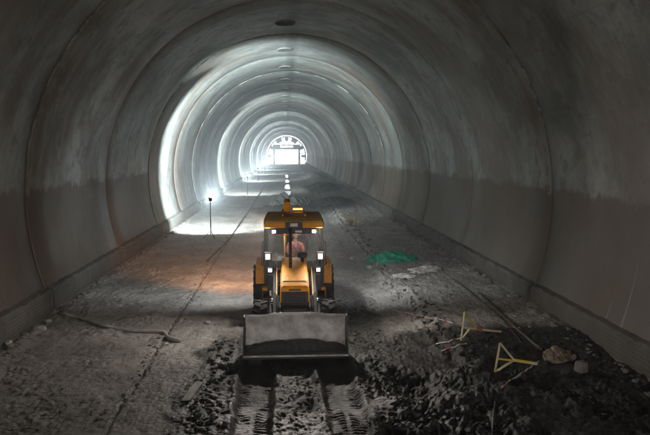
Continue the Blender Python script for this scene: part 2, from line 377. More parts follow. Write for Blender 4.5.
# ------------------------------------------------------------------ tunnel
J0, SL = 2.5, 9.0                      # joints at 2.5 + 9k
K0 = -4; ks = range(K0, 30); YEND = J0+SL*30
tun = empty('tunnel_lining', (0, 0, 0), 'long arched concrete tunnel lining with ring joints, brown dust on its lower walls', 'tunnel')
NA = 112; A0 = -R(31)
def ring(rad, y):
    out = []
    for i in range(NA+1):
        a = A0+(PI-2*A0)*i/NA; out.append((AX+rad*math.cos(a), y, CZ+rad*math.sin(a)))
    return out
for k in ks:
    y0 = J0+SL*k; rr = random.uniform(-.02, .02); st = .02 if k < 4 else .055
    prof = [(8.5, 0), (7.93, 0), (RAD+.022+rr, 0), (RAD+rr, .03)]+[(RAD+rr+st*t/6, .03+(SL-.06)*t/6) for t in range(1, 7)]+[(RAD+rr+st+.02, SL), (7.99, SL), (8.5, SL)]
    vs = []; fs = []; uvs = []
    for r_, dy in prof: vs += ring(r_, y0+dy); uvs += [((A0+(PI-2*A0)*i/NA)*RAD, y0+dy) for i in range(NA+1)]
    n = NA+1; mrows = len(prof)
    for i in range(mrows):
        for q in range(NA):
            a = i*n+q; b_ = ((i+1) % mrows)*n+q; fs.append([a, a+1, b_+1, b_])
    fs.append([i*n for i in range(mrows)]); fs.append([i*n+NA for i in range(mrows)][::-1])
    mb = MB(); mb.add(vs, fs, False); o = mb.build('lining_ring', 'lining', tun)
    uvl = o.data.uv_layers.new(name='UVMap'); li = np.zeros(len(o.data.loops), int); o.data.loops.foreach_get('vertex_index', li)
    uvl.data.foreach_set('uv', np.array(uvs)[li].ravel())
    sm = [len(p.vertices) == 4 and abs(p.normal.y) < .3 for p in o.data.polygons]; o.data.polygons.foreach_set('use_smooth', sm)
# crown concreting ports: a shallow lip of pale concrete under a dark hollow
def dome(cy):
    mb = MB(); n = 20; vs = []; fs = []
    for j, (sr, dz) in enumerate(((1, -.01), (.93, .075), (.6, .03), (.05, -.0))):
        for i in range(n):
            a = 2*PI*i/n; x = .52*sr*math.cos(a); y = .62*sr*math.sin(a)
            vs.append((AX-.25+x, cy+y, CZ+math.sqrt(max(0, (RAD+.03)**2-(x-.25)**2))-dz-.02-.02*(y > 0)))
    for j in range(3):
        for i in range(n): fs.append([j*n+i, j*n+(i+1) % n, (j+1)*n+(i+1) % n, (j+1)*n+i])
    mb.add(vs, fs[:n], True, 1); mb.add(vs, fs[n:], True, 0); return mb
M['port'] = simple('port_hollow', (.07, .07, .065), .9, dscale=8)
M['portlip'] = simple('port_lip', (.25, .25, .24), .7, dirt=(.2, .2, .18), damt=.5)
for k in range(1, 18):
    dome(J0+SL*k+5.6).build('crown_port', ['port', 'portlip'], tun)

# kerb walls
def kerbwall(side, label):
    t = empty('kerb_wall', (AX+side*7.1, 0, 0), label, 'kerb wall', 'low concrete kerb walls along the tunnel sides')
    for k in ks:
        y0 = J0+SL*k+.02; y1 = y0+SL-.04
        x = random.uniform(-.015, .015)
        prof = [(x, -.4), (x+.03, .60), (x+.06, .66), (x+.10, .69), (.75, .79), (.75, -.4)]
        ny = 46 if 0 <= k < 6 else 6; vs = []; n = len(prof)
        for j in range(ny+1):
            y = y0+(y1-y0)*j/ny
            for i, (px_, pz_) in enumerate(prof):
                jx = .022*float(pn(y*3.1+side*50, i*7.7)) if i in (1, 2, 3) else 0
                jz = .03*float(pn(y*2.3+side*20, i*3.1+5)) if i in (1, 2, 3) else 0
                chip = .0
                if i in (1, 2, 3): chip = .10*math.exp(-((j/ny-1)*ny/1.0)**2)*(((k*7+side) % 3) / 2)
                vs.append((side*(px_+jx+chip*.6), y, pz_+jz-chip))
        fs = [[j*n+i, j*n+(i+1) % n, (j+1)*n+(i+1) % n, (j+1)*n+i] for j in range(ny) for i in range(n)]
        fs += [list(range(n))[::-1], [ny*n+i for i in range(n)]]
        MB().add(vs, fs).build('kerb_section', 'kerb', t, bevel=0)
kerbwall(-1, 'low rough concrete kerb wall along the left foot of the tunnel')
kerbwall(1, 'low rough concrete kerb wall along the right foot of the tunnel, beside the barricades')

# ------------------------------------------------------------------ floor sheet
ys = list(np.arange(J0+SL*K0-.5, 8, 1.0)); y = 8.0
while y < YEND+3: ys.append(y); y += .0205*(max(y, 9)/12)**1.5
ys = np.array(ys); xs = np.linspace(AX-7.45, AX+7.45, 610)
X, Y = np.meshgrid(xs, ys); Z = Hf(X, Y)
def grid_obj(name, X, Y, Z, mat):
    ny, nx = X.shape; co = np.stack([X, Y, Z], -1).reshape(-1, 3)
    me = bpy.data.meshes.new(name); me.vertices.add(ny*nx); me.vertices.foreach_set('co', co.ravel())
    i = np.arange((ny-1)*(nx-1)); r_ = i//(nx-1); c_ = i % (nx-1); a = r_*nx+c_
    f = np.stack([a, a+1, a+nx+1, a+nx], -1).ravel()
    me.loops.add(len(f)); me.loops.foreach_set('vertex_index', f); me.polygons.add(len(i))
    me.polygons.foreach_set('loop_start', np.arange(len(i))*4); me.polygons.foreach_set('loop_total', np.full(len(i), 4)); me.polygons.foreach_set('use_smooth', np.ones(len(i), bool))
    me.update(); me.validate(); me.materials.append(mat); o = bpy.data.objects.new(name, me); C.objects.link(o); return o
fl = grid_obj('tunnel_floor', X, Y, Z, M['floor']); tag(fl, kind='structure')
wet = (1-ss(15.5, 19.5, Y+.8*fbm(X, Y, 2)))*ss(-2.6, -1.5, X+.5*fbm(X*.8, Y*.8, 2))
wet = np.maximum(wet, (1-ss(23, 29, Y+X*.4))*np.exp(-((X-MX-.9)/1.9)**4)*.8)
wet = np.maximum(wet, 1.3*np.clip(gauss(X, Y, .2, 54.5, 3.2, 4.2)+gauss(X, Y, 4.2, 62, 2, 6)+gauss(X, Y, 4.4, 88, 2.5, 11), 0, 1))
wet = np.maximum(wet, np.exp(-((X+3.1)/.05)**2)*.6)
wa = fl.data.attributes.new('wet_mud', 'FLOAT', 'POINT'); wa.data.foreach_set('value', wet.ravel().astype(np.float32))
g = MB(); g.add([(-700, -700, -.55), (700, -700, -.55), (700, 900, -.55), (-700, 900, -.55)], [[0, 1, 2, 3]]); tag(g.build('ground', 'dryclod'), kind='structure')

# hillside the tunnel is bored through (outside the lining)
g = MB(); n = 40; vs = []
for yy in (J0+SL*K0+.3, YEND-.3):
    for rr_, zz in ((8.45, 1), (30, 1.15)):
        for i in range(n+1):
            a = PI*i/n; vs.append((AX+rr_*math.cos(a)*(1 if rr_ < 10 else 2), yy, (CZ+rr_*math.sin(a) if rr_ < 10 else -1+rr_*math.sin(a)) if 0 < i < n or rr_ > 10 else -1))
n1 = n+1; fs = []
for b0 in (0, 2*n1): fs += [[b0+i, b0+i+1, b0+n1+i+1, b0+n1+i] for i in range(n)]
fs += [[n1+i, n1+i+1, 3*n1+i+1, 3*n1+i] for i in range(n)]
g.add(vs, fs); tag(g.build('hill', 'dryclod'), kind='structure')

# puddles along the wheel track, reflecting the portal
for i, (pa, pb, w0, w1) in enumerate((((286.8, 175), (286.8, 178), 1.2, 1.4), ((287, 180), (287, 183), 1.6, 2.0), ((287.5, 185), (287.8, 190), 2.2, 2.8), ((287.6, 191.5), (288, 196), 2.6, 3.0), ((288, 199), (288.3, 205), 2.8, 3.2))):
    a = gnd(*pa, .02); b_ = gnd(*pb, .02)
    n = 28; vs = []
    for q in range(n):
        t = 2*PI*q/n; cy = (a.y+b_.y)/2; cx = (a.x+b_.x)/2; ry = abs(a.y-b_.y)/2; rx = (w0+w1)/2/F*cy
        rr_ = 1+.2*math.sin(3*t+i*2.1)+.12*math.sin(7*t+i)
        s_ = lambda q_: math.copysign(abs(q_)**.6, q_)
        vs.append((cx+rx*rr_*s_(math.cos(t)), cy+ry*s_(math.sin(t)), 0))
    zz = max(H(v[0], v[1]) for v in vs)+.03
    bt = [(v[0], v[1], zz) for v in vs]
    tag(MB().add(bt, [list(range(n))]).build('puddle', 'puddle'), kind='structure')

# ------------------------------------------------------------------ clods and rubble
import bmesh
bm = bmesh.new(); bmesh.ops.create_icosphere(bm, subdivisions=2, radius=1); ico_v = np.array([v.co[:] for v in bm.verts]); ico_f = np.array([[v.index for v in f.verts] for f in bm.faces]); bm.free()
bm = bmesh.new(); bmesh.ops.create_icosphere(bm, subdivisions=1, radius=1); ic1_v = np.array([v.co[:] for v in bm.verts]); ic1_f = np.array([[v.index for v in f.verts] for f in bm.faces]); bm.free()
def clump(name, pts, mat, base=(ico_v, ico_f)):
    V0, F0 = base; vs = []; fs = []; k = 0
    for (x, y, r_, sq) in pts:
        a = rng.rand(3)*7; n_ = .72+.30*np.sin(V0 @ np.array([2.1, 1.3, .7])*1.6+a[0])*np.cos(V0 @ np.array([-1.1, 2.3, 1.9])+a[1])+.22*rng.rand(len(V0))
        P = V0*n_[:, None]*r_*np.array([1+.5*rng.rand(), .8+.3*rng.rand(), sq]); c, s_ = math.cos(a[2]), math.sin(a[2])
        P = np.stack([P[:, 0]*c-P[:, 1]*s_, P[:, 0]*s_+P[:, 1]*c, P[:, 2]], -1)
        vs.append(P+np.array([x, y, 0])); fs.append(F0+k); k += len(V0)
    vs = np.concatenate(vs); fs = np.concatenate(fs)
    me = bpy.data.meshes.new(name); me.vertices.add(len(vs)); me.loops.add(fs.size); me.polygons.add(len(fs))
    idx = np.array([p[:2] for p in pts]); hz = Hf(idx[:, 0], idx[:, 1]); vs[:, 2] += np.repeat(hz+np.array([p[2]*.25*p[3] for p in pts]), len(V0))
    me.vertices.foreach_set('co', vs.ravel()); me.loops.foreach_set('vertex_index', fs.ravel()); me.polygons.foreach_set('loop_start', np.arange(len(fs))*3); me.polygons.foreach_set('loop_total', np.full(len(fs), 3))
    me.update(); me.materials.append(M[mat]); o = bpy.data.objects.new(name, me); C.objects.link(o); return o
pts = []
def scatter(n, fx, fy, r0, r1, dens=None):
    k = 0
    while k < n:
        x, y = fx(), fy()
        if abs(x-AX) > 6.95: continue
        if any(abs(x-xc) < .33 for xc in (MX-.85, MX+.86)) and y < 20: continue
        if abs(x-MX) < 1.35 and 14.6 < y < 22: continue
        if dens is not None and dens(x, y) < random.random(): continue
        pts.append((x, y, r0+(r1-r0)*random.random()**3, random.uniform(.55, .9))); k += 1
U = random.uniform; G = random.gauss
dn = lambda x, y: float(ss(-.05, .3, fbm(np.array([x*.75+3]), np.array([y*.75+8]), 2)[0]))*(1 if y > 17 else float(1-ss(13.8, 16, y+.9*(x > 3.8))))
scatter(1300, lambda: U(1.4, 7), lambda: U(10.5, 16.8), .005, .045, dn)
scatter(600, lambda: G(4.0, .25), lambda: U(15, 45), .015, .08)
scatter(350, lambda: G(1.8, .4), lambda: U(14, 22), .01, .06)
scatter(170, lambda: G(-1.5, .2), lambda: U(10.5, 17), .015, .075)
scatter(150, lambda: G(.2, .3), lambda: U(10.5, 14.6), .01, .05)
tag(clump('mud_clods', pts, 'clod'), 'dark mud clods and crumbs heaped over the floor around the digger', 'mud clods', kind='stuff')
pts = []
scatter(420, lambda: AX-7.08+abs(G(0, .12)), lambda: U(12, 50), .02, .11)
scatter(420, lambda: AX+7.05-abs(G(0, .2)), lambda: U(11, 55), .02, .11)
scatter(420, lambda: G(-3.12, .10), lambda: U(11, 40), .01, .05)
scatter(500, lambda: U(4.1, 6.9), lambda: U(15, 45), .008, .045, dn)
scatter(380, lambda: U(-6.9, -1.8), lambda: U(11, 35), .008, .035, dn)
tag(clump('rubble_bits', pts, 'dryclod'), 'small grey rubble bits strewn along the kerbs and over the dry floor', 'rubble', kind='stuff')

def rock(px, py, wpx, sq, label, mat='stone', seed=0, name='stone'):
    p = on(px, py); r_ = wpx/F*p.y/2; rs = np.random.RandomState(seed)
    d = ico_v @ rs.randn(3, 3); n_ = .85+.14*np.sin(d[:, 0]*1.6)+.12*np.cos(d[:, 1]*1.9)
    P = ico_v*n_[:, None]; P = np.sign(P)*np.abs(P)**.8*r_*np.array([1, .75, sq])
    mb = MB(); mb.add([tuple(v) for v in P], [list(map(int, f)) for f in ico_f]); o = mb.build(name, mat, loc=(p.x, p.y, p.z+r_*sq*.45), bevel=r_*.06); o.rotation_euler.z = rs.rand()*3
    return tag(o, label, 'stone', 'loose stones lying on the tunnel floor')
rock(387, 253, 6.5, .7, 'pale rounded stone lying on the green netting', seed=1)
rock(208, 323, 10, .35, 'flat whitish stone on the muddy floor left of the digger bucket', seed=2)
rock(369, 268, 7, .5, 'grey stone just below the left end of the green netting', seed=3)
rock(41, 330, 11, .6, 'large whitish stone at the foot of the left kerb wall', seed=4)
rock(48, 322, 8, .6, 'smaller pale stone just behind the large one by the left kerb wall', seed=5)
rock(9, 345, 9, .8, 'pale stone nearest the camera at the foot of the left kerb wall', seed=6)
rock(565, 374, 13, .6, 'dark rounded stone between the brown sack and the pale block', 'clod', seed=7)
rock(194, 413, 6, .7, 'small whitish stone beside the broken board at bottom left', seed=8)
rock(421, 402, 5, .6, 'small pale stone on the clods at bottom right of the bucket', seed=9)
rock(352, 259, 5, .6, 'little pale stone left of the green netting', seed=10)
rock(377, 222, 4, .8, 'little white stone on the right floor beyond the netting', seed=11)

# broken board and concrete block
a = on(186, 402, .04); b_ = on(199, 385, .05)
tag(MB().bar(a, b_, .16, .035).build('board', 'stone', bevel=.006), 'short broken pale board lying in the mud at bottom left', 'board')
p = on(581, 371); t = MB(); t.box((0, 0, .10), (.24, .22, .24), Matrix.Rotation(.35, 3, 'Z'), taper=.86); tag(t.build('concrete_block', 'blockc', bevel=.035, loc=p), 'pale square concrete block on the mud at the right kerb', 'block')

# ------------------------------------------------------------------ cloth heaps
def heap(name, c, rx, ry, hgt, mat, label, cat, rz=0, seed=0, folds=5, nx=90, ny=60, drop=.02, thick=.012, pw=1.6):
    u, v = np.meshgrid(np.linspace(-1, 1, nx), np.linspace(-1, 1, ny))
    # map square to rounded, ragged outline
    rr_ = np.maximum(np.abs(u), np.abs(v))+1e-6; an = np.arctan2(v, u); ln = np.sqrt(u*u+v*v)+1e-6
    edge = 1+.22*pn(np.cos(an)*2+seed, np.sin(an)*2+seed*3)+.10*pn(np.cos(an)*6+seed, np.sin(an)*6)
    x = u/ln*rr_*rx*edge; y = v/ln*rr_*ry*edge
    c_, s_ = math.cos(rz), math.sin(rz); xw = c.x+x*c_-y*s_; yw = c.y+x*s_+y*c_
    xw = xw+.05*pn(x*5, y*5+seed); yw = yw+.06*pn(x*4+9, y*4+seed)
    env = np.clip(1-rr_**pw, 0, 1)
    f = np.abs(pn(x*1.2+y*folds*.35+seed, y*folds+x*.9))*1.6
    z = Hf(xw, yw)+drop+env**.55*hgt*(.25+f)+.02*pn(x*14, y*14)*env+.012*np.abs(pn(x*9, y*30))
    o = grid_obj(name, xw, yw, z, M[mat]); s = o.modifiers.new('solid', 'SOLIDIFY'); s.thickness = thick; s.offset = 1
    return tag(o, label, cat)
c = on(391, 259); sx = 25/F*c.y
heap('netting', c, sx, 1.25, .26, 'green', 'crumpled heap of bright green netting on the right floor', 'netting', rz=R(8), seed=2, folds=3.2, nx=150, ny=110)
c = on(424, 271); heap('plastic_sheet', c, 22/F*c.y, .42, .12, 'sheet', 'long dusty white plastic sheet beside the green netting', 'plastic sheet', rz=R(42), seed=5, folds=5)
c = on(404, 277); heap('plastic_sheet', c, 11/F*c.y, .35, .08, 'sheet', 'short whitish sheet scrap below the green netting', 'plastic sheet', rz=R(-10), seed=8, folds=5)
c = on(558, 359); heap('sack', c, 17/F*c.y, .30, .07, 'rag', 'brown empty sack slumped beside the fallen barricade at the right kerb', 'sack', rz=R(12), seed=11, folds=3, pw=2.4)

c = gnd(289, 210.5); heap('mud_heap', c, 1.85, 1.5, .75, 'clod', 'low dark ragged heap of mud on the floor right behind the digger', 'mud heap', seed=14, folds=2.4, nx=110, ny=80, thick=.03)
# ------------------------------------------------------------------ ropes, hoses, tapes
def line(pix, r, mat, name, label, cat, dz=.02, n=8):
    pts_ = []
    for i in range(len(pix)-1):
        (x0, y0), (x1, y1) = pix[i], pix[i+1]
        m_ = 8
        for k in range(m_): pts_.append(on(x0+(x1-x0)*k/m_, y0+(y1-y0)*k/m_, dz))
    pts_.append(on(*pix[-1], dz))
    return tag(MB().tube(pts_, r, n).build(name, mat), label, cat)
line([(61, 314), (88, 321), (106, 328), (130, 332), (163, 333), (165, 334), (168, 339), (181, 343)], .045, 'hose', 'hose', 'thick pale grey hose lying across the left floor from the kerb', 'hose', .045)
line([(478, 293), (497, 311), (519, 332), (541, 351)], .032, 'pipe', 'pipe', 'dark pipe lying on the floor from the right kerb to the brown sack', 'pipe', .035)
line([(430, 262), (468, 290), (505, 322), (523, 345)], .016, 'cable', 'cable', 'thin black cable on the right floor running behind the barricades', 'cable', .02)
line([(266, 184), (248, 213), (229, 240), (207, 262)], .03, 'cable', 'cable', 'black cable lying along the left floor seam beyond the digger', 'cable', .04)
line([(495, 402), (493, 415), (492, 434)], .012, 'hose', 'rope', 'thin pale rope end hanging over clods at the bottom right', 'rope', .03)
def tape(pix, label, lift=()):
    pts_ = [on(x, y, (lift[i] if i < len(lift) else .03)) for i, (x, y) in enumerate(pix)]
    fine = []
    for a, b_ in zip(pts_, pts_[1:]):
        n_ = max(2, int((b_-a).length/.09))
        for k in range(n_):
            q = a.lerp(b_, k/n_); q.z = max(q.z, H(q.x, q.y)+.015)+.012*math.sin(k*1.3); fine.append(q)
    fine.append(pts_[-1]); mb = MB()
    for i in range(len(fine)-1):
        mb.bar(fine[i], fine[i+1], .032, .005, mi=1 if i % 5 == 4 else 0, up=(.3*math.sin(i*.4), -.6, 1))
    return tag(mb.build('barrier_tape', ['tapeW', 'tapeR']), label, 'barrier tape')
tape([(392, 311), (412, 315), (432, 320), (452, 324)], 'red and white tape lying between the tyre track and the far barricade')
tape([(436, 345), (448, 343), (461, 340)], 'short red and white tape end at the foot of the far barricade', (.03, .03, .05))
tape([(539, 366), (524, 374), (508, 383), (501, 390)], 'red and white tape trailing from the near barricade down to the clods', (.12, .05, .03, .03))
tape([(467, 345), (455, 348), (441, 352)], 'faint dusty tape strip on the mud below the far barricade')
tape([(498, 330), (509, 329), (520, 329)], 'short tape end trailing from the rail of the far barricade', (.2, .05, .03))

# ------------------------------------------------------------------ barricades
def stripes(mb, a, b_, w, cols=(0, 1), step=.16):
    a = Vector(a); b_ = Vector(b_); L = (b_-a).length; n_ = max(1, int(L/step))
    for i in range(n_): mb.bar(a.lerp(b_, i/n_), a.lerp(b_, (i+1)/n_), w, w, mi=cols[i % len(cols)])
def barricade(c0, frame, rails, label, Y, group='yellow and white barricades on the right floor'):
    root = empty('barricade', c0, label, 'barricade', group)
    P_ = lambda q: at(q[0], q[1], Y+(q[2] if len(q) > 2 else 0))-Vector(c0)
    f = MB()
    for a, b_, m_ in frame: f.bar(P_(a), P_(b_), .037, .037, mi=m_)
    f.build('frame', ['barW', 'barY'], root, bevel=.005)
    for a, b_, cols, w in rails:
        mb = MB(); stripes(mb, P_(a), P_(b_), w, cols); mb.build('rail', ['barW', 'barY', 'tapeR'], root)
    return root
p = on(495, 372); Yb = p.y
barricade(p, [((500, 343, .1), (495, 372, 0), 0), ((500, 343, .1), (514, 360, .2), 0), ((495, 372, 0), (514, 360, .2), 0), ((497, 358.5, .04), (514, 360.5, .24), 1)],
          [((514, 360, .25), (537, 363.5, .3), (1, 1, 0), .055)], 'nearer yellow and white barricade fallen on its side beside the brown sack', Yb)
p = on(461, 341); Yb = p.y
barricade(p, [((464.5, 312, .1), (461, 341, 0), 0), ((464.5, 312, .1), (476, 327.5, .3), 1), ((461, 340, 0), (470, 328.5, .25), 0), ((462.5, 327.5, .05), (475, 328.5, .3), 0)],
          [((470, 328.5, .35), (501, 331.5, .6), (0, 2, 0, 0), .038)], 'farther yellow and white barricade tipped over, with a red and white rail', Yb)
p = on(344.5, 226); Yb = p.y
barricade(p, [((346.5, 214, 0), (344, 225.5, -.3), 0), ((346.5, 214, 0), (349, 224, .4), 1), ((344.8, 221, -.1), (348.6, 220.5, .2), 0), ((355, 217, 0), (353, 228, -.3), 0), ((355, 217, 0), (359, 226, .4), 1), ((353.5, 223, -.1), (358, 222.5, .2), 0)],
          [((346.5, 216, 0), (363, 223.5, 0), (1, 0), .07)], 'small distant trestle barricade standing at the floor edge beyond the green netting', Yb)

# ------------------------------------------------------------------ floodlight stands
SP = [(-4.1, 37.5), (-4.05, 72.5), (-4.3, 107), (-4.3, 141), (-4.3, 175), (-4.3, 210), (-4.3, 240)]
names = ['nearest thin floodlight stand on the left floor beyond the digger', 'second floodlight stand, glaring where the second lit ring begins on the left', 'third floodlight stand along the left side of the tunnel', 'fourth floodlight stand far along the left side', 'fifth floodlight stand deep in the tunnel', 'sixth floodlight stand near the far end', 'last floodlight stand just before the gantry at the far end']
first = None
def mkstand():
    t = bpy.data.objects.new('floodlight_stand', None); C.objects.link(t)
    MB().tube([(0, 0, .15), (0, 0, 2.05)], [.03, .022]).build('pole', 'black', t)
    for a in (90, 210, 330):
        MB().tube([(0, 0, .45), (.42*math.cos(R(a)), .42*math.sin(R(a)), .0)], .016, 6).build('leg', 'black', t)
    def S(c, d): k = .6; return (c[0]*k, .062+(c[1]-.062)*k, 2.13+(c[2]-2.13)*k), (d[0]*k, d[1]*k, d[2]*k)
    h = MB(); h.box(*S((0, 0, 2.13), (.34, .07, .30))); h.box(*S((0, -.05, 2.13), (.26, .04, .22))); hd = h.build('lamp_head', 'black', t)
    MB().box(*S((-.165, .0925, 2.13), (.012, .125, .30))).build('cutoff_flap', 'black', hd)  # flaps added on the head to cut the beam sharply on the left
    MB().box(*S((-.10, .095, 2.13+.146), (.145, .12, .012))).build('cutoff_flap', 'black', hd)
    MB().box(*S((0, .08, 2.13-.146), (.34, .10, .012))).build('cutoff_flap', 'black', hd)
    MB().box(*S((.02, .040, 2.13), (.26, .012, .20))).build('lens', 'flood', hd)
    return t
proto = mkstand()
def copytree(o, parent=None):
    c = o.copy(); C.objects.link(c)
    if parent: c.parent = parent
    for ch in o.children: copytree(ch, c)
    return c
EN = [1900, 1300, 1600, 1800, 1900, 1300, 400]
for i, (x, y) in enumerate(SP):
    t = proto if i == 0 else copytree(proto)
    t.location = (x, y, H(x, y)); t.rotation_euler.z = -R(24)
    tag(t, names[i], 'floodlight', 'floodlight stands along the left side of the tunnel')
    l = light('flood_lamp', 'SPOT', (x+.062*math.sin(R(24)), y+.062*math.cos(R(24)), H(x, y)+2.13), energy=EN[i], spot_size=R(142), spot_blend=1, shadow_soft_size=.014, color=(.82, .96, 1.0))
    aim(l, (math.sin(R(-12)), math.cos(R(-12)), .34))

# ------------------------------------------------------------------ formwork gantry at the far end
gt = empty('formwork_gantry', (AX, 262, 0), 'dark arched steel gantry framing the glaring daylight at the far end', 'gantry')
def arc(r0, r1, y0, y1, a0=-15, a1=195, n=48):
    vs = []
    for i in range(n+1):
        a = R(a0+(a1-a0)*i/n)
        for r_, y in ((r0, y0), (r1, y0), (r1, y1), (r0, y1)): vs.append((r_*math.cos(a), y, CZ+r_*math.sin(a)))
    fs = [[i*4+k, i*4+(k+1) % 4, (i+1)*4+(k+1) % 4, (i+1)*4+k] for i in range(n) for k in range(4)]
    return MB().add(vs, fs+[[0, 1, 2, 3], [n*4+3, n*4+2, n*4+1, n*4]])
for yy in (-2, 0, 2): arc(6.95, 7.35, yy, yy+.3).build('arch_rib', 'gantry', gt)
for s in (-1, 1):
    for yy in (-2, 2): MB().box((s*4.75, yy, 3), (.7, .5, 6.4)).build('column', 'gantry', gt)
for zz, hh in ((6.0, .8), (7.3, .35)):
    for yy in (-2, 2): MB().box((0, yy+.6, zz), (11.6 if zz < 7 else 9.2, .4, hh)).build('crossbeam', 'gantry', gt)
for a0_, a1_ in ((22, 34), (52, 74), (84, 96), (106, 128), (146, 158), (-6, 3), (177, 186)):
    arc(5.5, 7.0, .9, 1.0, a0_, a1_, 8).build('deck_plate', 'gantry', gt)
for s in (-1, 1): MB().box((s*3.9, 1.2, 6.9), (2.6, .1, 1.0)).build('deck_plate', 'gantry', gt)
for a in (8, 28, 46, 62, 80, 100, 118, 134, 152, 172):
    ca, sa = math.cos(R(a)), math.sin(R(a)); i_ = Vector((4.75*(1 if ca > 0 else -1) if abs(ca) > .5 else ca*5, .4, min(CZ+5.6*sa, 6.4)))
    MB().bar(i_, (7.0*ca, .4, CZ+7.0*sa), .3).build('brace', 'gantry', gt)

# ------------------------------------------------------------------ backhoe loader
Y0 = 15.0
V = empty('backhoe_loader', (MX, Y0, 0), 'yellow and black backhoe loader facing the camera with its wide steel front bucket lowered', 'backhoe loader')
# local frame: x right, y away from the camera, z up, y=0 at the bucket lip
bk = MB()
W = 1.18
back = [(0, .17), (.62, .20), (.78, .25), (.88, .36), (.91, .52), (.87, .72), (.78, .90), (.70, .965)]
outer = [(y+.035 if z > .3 else y, z-.035) if i < 3 else (y+.04, z-.01) for i, (y, z) in enumerate(back)]
vs = []; nb = len(back); NXB = 24
for j in range(NXB+1):
    x = -W+2*W*j/NXB; top = .045*ss(0.0, .25, (.74-abs(x)))     # raised middle of the top edge
    for i, (y, z) in enumerate(back): vs.append((x, y-(.02*float(top)/.045 if i == nb-1 else 0), z+(float(top) if i == nb-1 else 0)))
    for i, (y, z) in enumerate(outer): vs.append((x, y, z+(float(top) if i == nb-1 else 0)))
m2 = 2*nb; fs = []
for j in range(NXB):
    for i in range(nb-1):
        fs.append([j*m2+i, j*m2+i+1, (j+1)*m2+i+1, (j+1)*m2+i]); fs.append([j*m2+nb+i, (j+1)*m2+nb+i, (j+1)*m2+nb+i+1, j*m2+nb+i+1])
    fs.append([j*m2+nb-1, j*m2+2*nb-1, (j+1)*m2+2*nb-1, (j+1)*m2+nb-1]); fs.append([j*m2, (j+1)*m2, (j+1)*m2+nb, j*m2+nb])
bk.add(vs, fs, True)
bucket = bk.build('bucket', 'steel', V)
for s in (-1, 1):
    sp_ = [(.03, .15), (.62, .165), (.84, .25), (.93, .42), (.93, .60), (.86, .84), (.73, .965), (.60, .93), (.30, .50)]
    MB().prism(sp_, s*W-.015, s*W+.015).build('side_plate', 'steeldark', bucket, bevel=.004)
MB().box((0, .06, .150), (2*W+.06, .20, .03)).build('cutting_edge', 'clod', bucket, bevel=.004)
# loose mud in the bucket
nx, ny = 120, 26; xx, tt = np.meshgrid(np.linspace(-W+.03, W-.03, nx), np.linspace(0, 1, ny))
yy = .09+.70*tt; zb = np.interp(yy, [0, .62, .78, .86], [.17, .18, .19, .2])
hm = (.02+.03*fbm(xx*2, yy*2, 3)+.13*ss(.2, .9, tt)*np.clip(1-1.0*(xx/W)**2+.7*fbm(xx*1.7, yy*0, 4), 0, 2)+.05*billow(xx*5, yy*5, 3))*(ss(0, .12, tt))*(1-.55*ss(.93, 1, tt))
md = grid_obj('mud_pile', xx+MX, yy+Y0-.05*tt*0, zb+hm, M['loadmud']); s_ = md.modifiers.new('solid', 'SOLIDIFY'); s_.thickness = .05; s_.offset = -1
tag(md, 'dark wet mud lying along the bottom of the loader bucket', 'mud')
# arms, rams
for s in (-1, 1):
    a = MB(); a.bar((s*.50, 1.08, .42), (s*.50, 1.25, .58), .09, .16); a.bar((s*.50, 1.2, .58), (s*.50, 2.1, 1.12), .085, .20); a.bar((s*.50, 2.05, 1.10), (s*.52, 3.35, 1.52), .085, .20)
    arm = a.build('loader_arm', 'armblack', V, bevel=.012)
    MB().bar((s*.452, 1.9, 1.16), (s*.462, 3.3, 1.62), .02, .06).build('arm_edge', 'yellow', arm)
    MB().tube([(s*.62, 2.6, .75), (s*.60, 1.6, .66)], .055).tube([(s*.60, 1.6, .66), (s*.58, 1.06, .55)], .028).build('lift_ram', 'armblack', arm)
    MB().tube([(s*.36, 1.95, .95), (s*.36, 1.35, .90)], .045).tube([(s*.36, 1.35, .90), (s*.38, 1.08, .62)], .024).build('tilt_ram', 'armblack', arm)
    MB().lathe([(0, -.08), (.07, -.08), (.07, .08), (0, .08)], (s*.50, 1.06, .42), 'x', 14).build('pivot', 'armblack', arm)
    MB().lathe([(0, -.07), (.055, -.07), (.055, .07), (0, .07)], (s*.56, 1.95, 1.02), 'x', 14).build('pivot', 'chrome', arm)
MB().tube([(-.5, 1.22, .62), (.5, 1.22, .62)], .06).build('cross_tube', 'black', V)
# chassis
ch = MB(); ch.box((0, 3.3, .72), (.62, 3.4, .34)); ch.box((0, 2.45, .52), (1.3, .18, .16)); ch.box((0, 4.85, .72), (1.3, .3, .3)); ch.build('chassis', 'black', V, bevel=.02)
# hood: yellow top sloping down to the grille
def loft(secs, mi=0):
    mb = MB(); n = len(secs[0]); vs = [p for s_ in secs for p in s_]
    fs = [[i*n+k, i*n+(k+1) % n, (i+1)*n+(k+1) % n, (i+1)*n+k] for i in range(len(secs)-1) for k in range(n)]
    fs += [list(range(n))[::-1], [(len(secs)-1)*n+k for k in range(n)]]
    return mb.add(vs, fs, False, mi)
def hsec(y, w, zt, zb, r_=.06): return [(-w, y, zb), (-w, y, zt-r_*1.6), (-w+r_*.4, y, zt-r_*.5), (-w+r_*1.4, y, zt), (w-r_*1.4, y, zt), (w-r_*.4, y, zt-r_*.5), (w, y, zt-r_*1.6), (w, y, zb)]
hood = loft([hsec(1.86, .355, 1.34, 1.30, .03), hsec(1.90, .358, 1.40, 1.24), hsec(2.1, .356, 1.50, 1.20), hsec(2.7, .345, 1.70, 1.15), hsec(3.15, .335, 1.84, 1.2), hsec(3.42, .33, 1.88, 1.2)]).build('hood', 'yellow', V, bevel=.012)
for zz in range(1): MB().box((0, 2.35, 1.565), (.10, .05, .02), Matrix.Rotation(R(21), 3, 'X')).build('hood_catch', 'black', hood)
